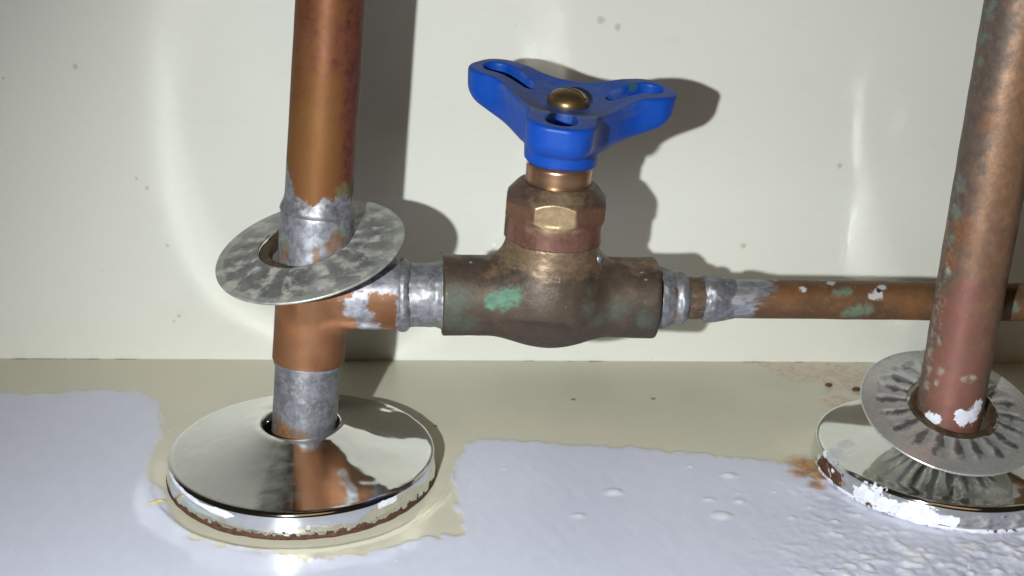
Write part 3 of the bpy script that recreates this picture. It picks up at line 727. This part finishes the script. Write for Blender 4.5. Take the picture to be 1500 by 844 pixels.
def screw_sdf(X, Y, Z):
    k = np.sqrt((X / 5.0) ** 2 + (Y / 5.0) ** 2 + ((Z + 0.2) / 3.2) ** 2)
    d = np.maximum((k - 1) * 3.2, -0.9 - Z)
    a = math.radians(-35)
    s = np.abs(-X * math.sin(a) + Y * math.cos(a) - 0.6) - 0.55
    return np.maximum(d, -np.maximum(s, 1.2 - Z))
V, Fq = grid_sdf(screw_sdf, (-6, -6, -2), (6, 6, 4.5), 0.2)
V = V + np.array([0, 0, -2.6])
W = HC + V[:, :1] * h1 + V[:, 1:2] * h2 + V[:, 2:3] * hn
mesh_obj("handle_screw", W, Fq, m_brass, handle, base)

# ------------------------------------------------------------------ right riser
RB = np.array([161.41, -9.60, 0.0]); RBD = np.array([0.0004, 0.0014, 1.0]); RBn = RBD / np.linalg.norm(RBD)
rbase = (161.4, -9.6, 0)
V, Fq = lathe([(7.95, 0.6), (7.95, 128), (7.95, 260)], RB, RBD, 128, step=0.8)
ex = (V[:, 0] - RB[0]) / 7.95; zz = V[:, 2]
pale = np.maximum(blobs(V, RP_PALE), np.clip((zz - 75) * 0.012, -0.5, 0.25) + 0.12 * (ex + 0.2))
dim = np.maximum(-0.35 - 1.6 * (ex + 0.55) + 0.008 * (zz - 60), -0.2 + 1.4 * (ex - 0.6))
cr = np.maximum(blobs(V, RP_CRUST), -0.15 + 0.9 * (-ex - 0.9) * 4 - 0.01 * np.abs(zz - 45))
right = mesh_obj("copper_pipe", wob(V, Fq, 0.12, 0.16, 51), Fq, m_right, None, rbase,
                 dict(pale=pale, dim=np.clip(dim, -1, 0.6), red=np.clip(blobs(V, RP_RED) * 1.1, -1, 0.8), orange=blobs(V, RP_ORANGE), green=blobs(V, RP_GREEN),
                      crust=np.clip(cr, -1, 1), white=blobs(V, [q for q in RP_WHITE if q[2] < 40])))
tag(right, "corroded copper pipe standing upright at the right, reddish near its foot with white paint dabs", "water pipe")

# ------------------------------------------------------------------ chrome escutcheons on the floor
def escutcheon(name, c, Ro, z1, hole, hz, tilt, mat, label, attrs_fn, seed, hole_off=(0, 0)):
    b = (c[0], c[1], 0)
    th = empty(name, b, label, "pipe cover", "chrome escutcheons on the floor")
    prof = [(Ro - 0.6, 0.9), (Ro - 0.1, 1.2), (Ro - 0.15, 2.0), (Ro - 0.45, z1 - 1.0), (Ro - 0.6, z1 - 0.45), (Ro - 0.95, z1 - 0.05), (Ro - 1.5, z1 + 0.12)]
    n = 14
    for k in range(1, n + 1):
        t_ = k / n
        rr_ = (Ro - 1.5) + (hole + 1.6 - (Ro - 1.5)) * t_
        prof.append((rr_, z1 + 0.12 + (hz - z1 - 0.3) * (0.67 * t_ + 0.33 * t_ * t_)))
    prof += [(hole + 0.7, hz + 0.02), (hole + 0.15, hz - 0.1), (hole, hz - 0.6), (hole + 0.1, hz - 2.2)]
    V, Fq = lathe(prof, (c[0], c[1], 0), (0, 0, 1), 200, step=0.8)
    rr_ = np.hypot(V[:, 0] - c[0], V[:, 1] - c[1])
    sh = np.clip(1 - (rr_ - hole) / (Ro - 4 - hole), 0, 1)
    V[:, 0] += hole_off[0] * sh; V[:, 1] += hole_off[1] * sh
    V = V + vnormals(V, Fq) * ((fbm(V, 0.07, 2, seed) - 0.5) * (0.035 + 0.8 * sstep(2, 14, V[:, 0] - c[0]) * (seed == 61)))[:, None] + vnormals(V, Fq) * ((fbm(V, 0.19, 2, seed + 3) - 0.5) * 0.34 * sstep(4, 14, V[:, 0] - c[0]))[:, None]
    cov = mesh_obj("cover", V, Fq, mat, th, b, attrs_fn(V, c))
    V, Fq = lathe([(Ro - 1.6, 0.02), (Ro - 0.15, 0.02), (Ro + 0.05, 0.5), (Ro - 0.15, 1.25), (Ro - 0.9, 1.3)], (c[0], c[1], 0.2), (0, 0, 1), 200, step=0.4)
    mesh_obj("base_rim", wob(V, Fq, 0.22, 0.4, seed + 1), Fq, m_rustring if seed == 61 else m_chrome2, th, b,
             None if seed == 61 else dict(white=np.where(V[:, 1] < c[1], 0.7, -1) - 0.02 * np.abs(V[:, 0] - 145), rust=np.full(len(V), -0.3), haze=np.full(len(V), -1.0)))
    return th

C1 = (0.65, -1.1)
def on_rim(pts, c, R, z):
    out = []
    for q in pts:
        a = math.atan2(q[1] - c[1], q[0] - c[0])
        out.append((c[0] + R * math.cos(a), c[1] + R * math.sin(a), z, q[3] * 0.95))
    return out
def rim_zone(V, c): return np.hypot(V[:, 0] - c[0], V[:, 1] - c[1]) > 31.2
def a1(V, c):
    rust = np.where(V[:, 2] < 3.2, 0.35 - (V[:, 2] - 1.2) * 0.55, -1.0) - np.clip(V[:, 1] + 12, 0, 20) * 0.03
    scuff = 0.1 - 0.05 * (V[:, 0] + 8) - np.where(V[:, 2] < 6.8, 2, 0)
    an = np.degrees(np.arctan2(V[:, 1] - c[1], V[:, 0] - c[0]))
    zc = 5.7 - 0.9 * sstep(-150, -122, an) + 0.8 * (fbm(V, 0.35, 2, 7) - 0.5)
    white = 0.75 - np.abs(V[:, 2] - zc) / 0.62 - 6 * np.clip(np.abs(an + 138) / 21 - 1, 0, 1) + 0.5 * sstep(-130, -122, an)
    white = np.maximum(white, 0.8 - np.abs(V[:, 2] - 5.2) / 0.9 - 6 * np.clip(np.abs(an + 49) / 5 - 1, 0, 1))
    white = np.where(rim_zone(V, c), white, -1)
    return dict(rust=np.clip(rust, -1, 1), scuff=np.clip(scuff, -1, 0.5), white=white)
escutcheon("escutcheon", C1, 33.15, 6.6, 9.3, 13.3, None, m_chrome1,
           "shiny chrome cone escutcheon around the foot of the left pipe, rusty along its lower edge", a1, 61, (-0.6, 0.6))
C2 = (165.0, -1.7)
def a2(V, c):
    rust = np.where((V[:, 0] < 138) & (V[:, 2] < 5), blobs(V, [(132.5, -5.5, 2, 4.5), (133.5, -11, 2, 3.0)]), -1.0)
    rust = np.maximum(rust, np.where((V[:, 0] > 174) & (V[:, 2] < 3), 0.1, -1))
    white = np.maximum(blobs(V, [(q[0], q[1], 8, q[3]) for q in E2_WHITE], (1, 1, 2)), blobs(V, on_rim(E2_WHITE_RIM[:-1], c, 31.8, 2.6), (1.3, 1.3, 0.9)))
    return dict(rust=rust, white=white, haze=blobs(V, [(q[0], q[1], 8, q[3]) for q in E2_HAZE], (1, 1, 2)))
escutcheon("escutcheon", C2, 32.25, 6.6, 9.3, 12.2, None, m_chrome2,
           "chrome escutcheon at the foot of the right pipe, smeared with thick white paint", a2, 71, (-3.4, -7.6))

# ------------------------------------------------------------------ loose flange plates slid up the pipes
def flange(c, n, Ro, hole, hole_off, fingers, amp, mat, label, cat, dark_fn, phase=0.0, irregular=0.3, seed=0, collar=None, cshift=(0, 0)):
    th = empty("flange_plate", c, label, cat, "loose flange plates round the pipes")
    f1, f2, fn = frame(n)
    seg = 240
    rs = np.concatenate([np.linspace(0, 1, 34)])
    rows = []
    thv = np.arange(seg) * 2 * math.pi / seg
    for k in rs:
        rr_ = hole + (Ro - 0.45 - hole) * k
        rows.append((rr_, k, 0))
    top = []
    def height(rr_, k, tt):
        f = np.cos(fingers * (tt - phase) + 0.5 * np.sin(3 * tt) * irregular)
        f = np.sign(f) * np.abs(f) ** 0.6
        win = sstep(hole + 0.2, hole + 1.0, rr_) * sstep(Ro * 0.84, Ro * 0.74, rr_)
        return 1.1 * (1 - k) ** 1.6 + amp * f * win * (0.4 + 0.6 * k)
    P = []
    for rr_, k, _ in rows:
        z_ = height(rr_, k, thv)
        P.append((rr_, z_))
    # rolled outer edge, then the underside back to the hole
    P.append((Ro - 0.15, np.full(seg, 0.05))); P.append((Ro, np.full(seg, -0.25))); P.append((Ro - 0.1, np.full(seg, -0.6)))
    for rr_, k, _ in rows[::-1]:
        P.append((min(rr_, Ro - 0.4), height(rr_, k, thv) - 0.65))
    V = []
    for rr_, z_ in P:
        k = np.clip(1 - (rr_ - hole) / (Ro * 0.82 - hole), 0, 1)
        u = rr_ * np.cos(thv) + hole_off[0] * k; v = rr_ * np.sin(thv) + hole_off[1] * k
        V.append(np.array(c) + u[:, None] * f1 + v[:, None] * f2 + z_[:, None] * fn)
    m_ = len(P)
    V = np.concatenate(V)
    i, j = np.meshgrid(np.arange(m_), np.arange(seg), indexing="ij")
    i2, j2 = (i + 1) % m_, (j + 1) % seg
    Fq = np.stack([i * seg + j, i * seg + j2, i2 * seg + j2, i2 * seg + j], -1).reshape(-1, 4)
    q = V - np.array(c); rr_ = np.hypot(q @ f1, q @ f2); tt = np.arctan2(q @ f2, q @ f1)
    plate = mesh_obj("plate", V, Fq, mat, th, c, dark_fn(rr_, tt, V))
    if collar:
        co_, r0, r1, dz = collar
        prof = [(r0, 0.4), (r1 - 0.3, 0.5), (r1, 0.1), (r1, dz), (r0, dz)]
        oc = np.array(c) + hole_off[0] * f1 + hole_off[1] * f2 + co_ * fn + cshift[0] * f1 + cshift[1] * f2
        V, Fq = lathe(prof, oc, n, 96, step=0.3, closed=True)
        V = wob(V, Fq, 0.5, 0.3, seed + 5)
        mesh_obj("inner_collar", V, Fq, m_collar, th, c)
    return th

def d1(r, t_, V):
    w = np.cos(16 * t_ + 1.5 * np.sin(2 * t_))
    mid = 1 - np.abs(r - 15.5) / 5.5
    left = sstep(3.6, 2.6, np.abs(np.abs(t_) - 0.2) * 0 + np.abs(((t_ - math.radians(205) + math.pi) % (2 * math.pi)) - math.pi) * 3)
    return dict(dark=np.clip(mid * 0.45 + 0.10 * w - 0.22 + 0.32 * left * (r < 21), -1, 1) - 2.0 * (r > 21.4), light=np.clip(-0.2 - 0.25 * w, -1, 1))
flange((2.88, 3.48, 57.28), (-0.215, -0.231, 1), 22.95, 11.1, (-1.4, 1.5), 22, 0.10, m_flange1,
       "tarnished grey flange plate tilted on the left pipe above the tee", "flange plate", d1, 0.2, 1.5, 81, collar=(-0.1, 8.7, 11.1, -2.4))
def d2(r, t_, V):
    w = np.cos(20 * (t_ - 0.1))
    mid = 1 - np.abs(r - 14.0) / 4.5
    return dict(dark=np.clip(mid * 0.5 + 0.45 * w - 0.55, -1, 1) - 2.0 * (r > 18.6))  # bluish dark fans along the ribs: reflection painted into the plate colour
flange((161.75, -9.1, 20.99), (-0.007, -0.349, 1), 22.05, 10.9, (0.2, -0.3), 20, 0.28, m_flange2,
       "dull chrome flange plate with crimped ribs leaning on the right escutcheon", "flange plate", d2, 0.1, 0.0, 91, cshift=(0.55, -0.55), collar=(0.6, 8.6, 10.8, -2.6))

# ------------------------------------------------------------------ crumbs on the floor
m_crumb = worn("dirt_crumb", [(0.08, 0.035, 0.022, 1), (0.045, 0.025, 0.018, 1), (0.12, 0.06, 0.035, 1)], 0.5, 0.0, (0.7, 0.9), (), (1.0, 0.6, 0.2))
def crumb(q, label, r, seed):
    V, Fq = lathe([(0.02, -r * 0.55), (r * 0.8, -r * 0.45), (r, 0), (r * 0.7, r * 0.5), (0.02, r * 0.7)], (0, 0, 0), (0, 0, 1), 20, step=r * 0.3)
    V = V * np.array([1.3, 0.9, 0.8]); V = wob(V, Fq, r * 0.35, 0.8, seed)
    V[:, 2] -= V[:, 2].min()
    V += np.array([q[0], q[1], 0.12])
    o = mesh_obj("dirt_crumb", V, Fq, m_crumb, None, (q[0], q[1], 0))
    tag(o, label, "crumb", "crumbs lying on the floor")
crumb(CRUMBS[1], "dark reddish crumb on the floor touching the ribbed flange plate at the right", 1.1, 3)
crumb(CRUMBS[0], "dark brown crumb on the rough beige floor, left of the reddish crumb", 0.9, 5)
q = (CRUMBS[3][0] - 1.9, CRUMBS[3][1] - 0.2)
V, Fq = lathe([(0.02, -1.9), (0.3, -1.5), (0.38, 0), (0.28, 1.6), (0.02, 2.1)], (q[0], q[1], 0.55), (1, 0.35, 0.05), 12, ref=(0, 0, 1), step=0.5)
m_sliver = worn("straw_yellow", [(0.42, 0.33, 0.08, 1), (0.36, 0.28, 0.07, 1), (0.46, 0.38, 0.14, 1)], 0.4, 0.0, (0.5, 0.6), (), (1.5, 0.3, 0.1))
tag(mesh_obj("wood_sliver", wob(V, Fq, 0.1, 0.8, 2), Fq, m_sliver, None, (q[0], q[1], 0)), "tiny yellow sliver on the white paint beside the left escutcheon", "sliver")
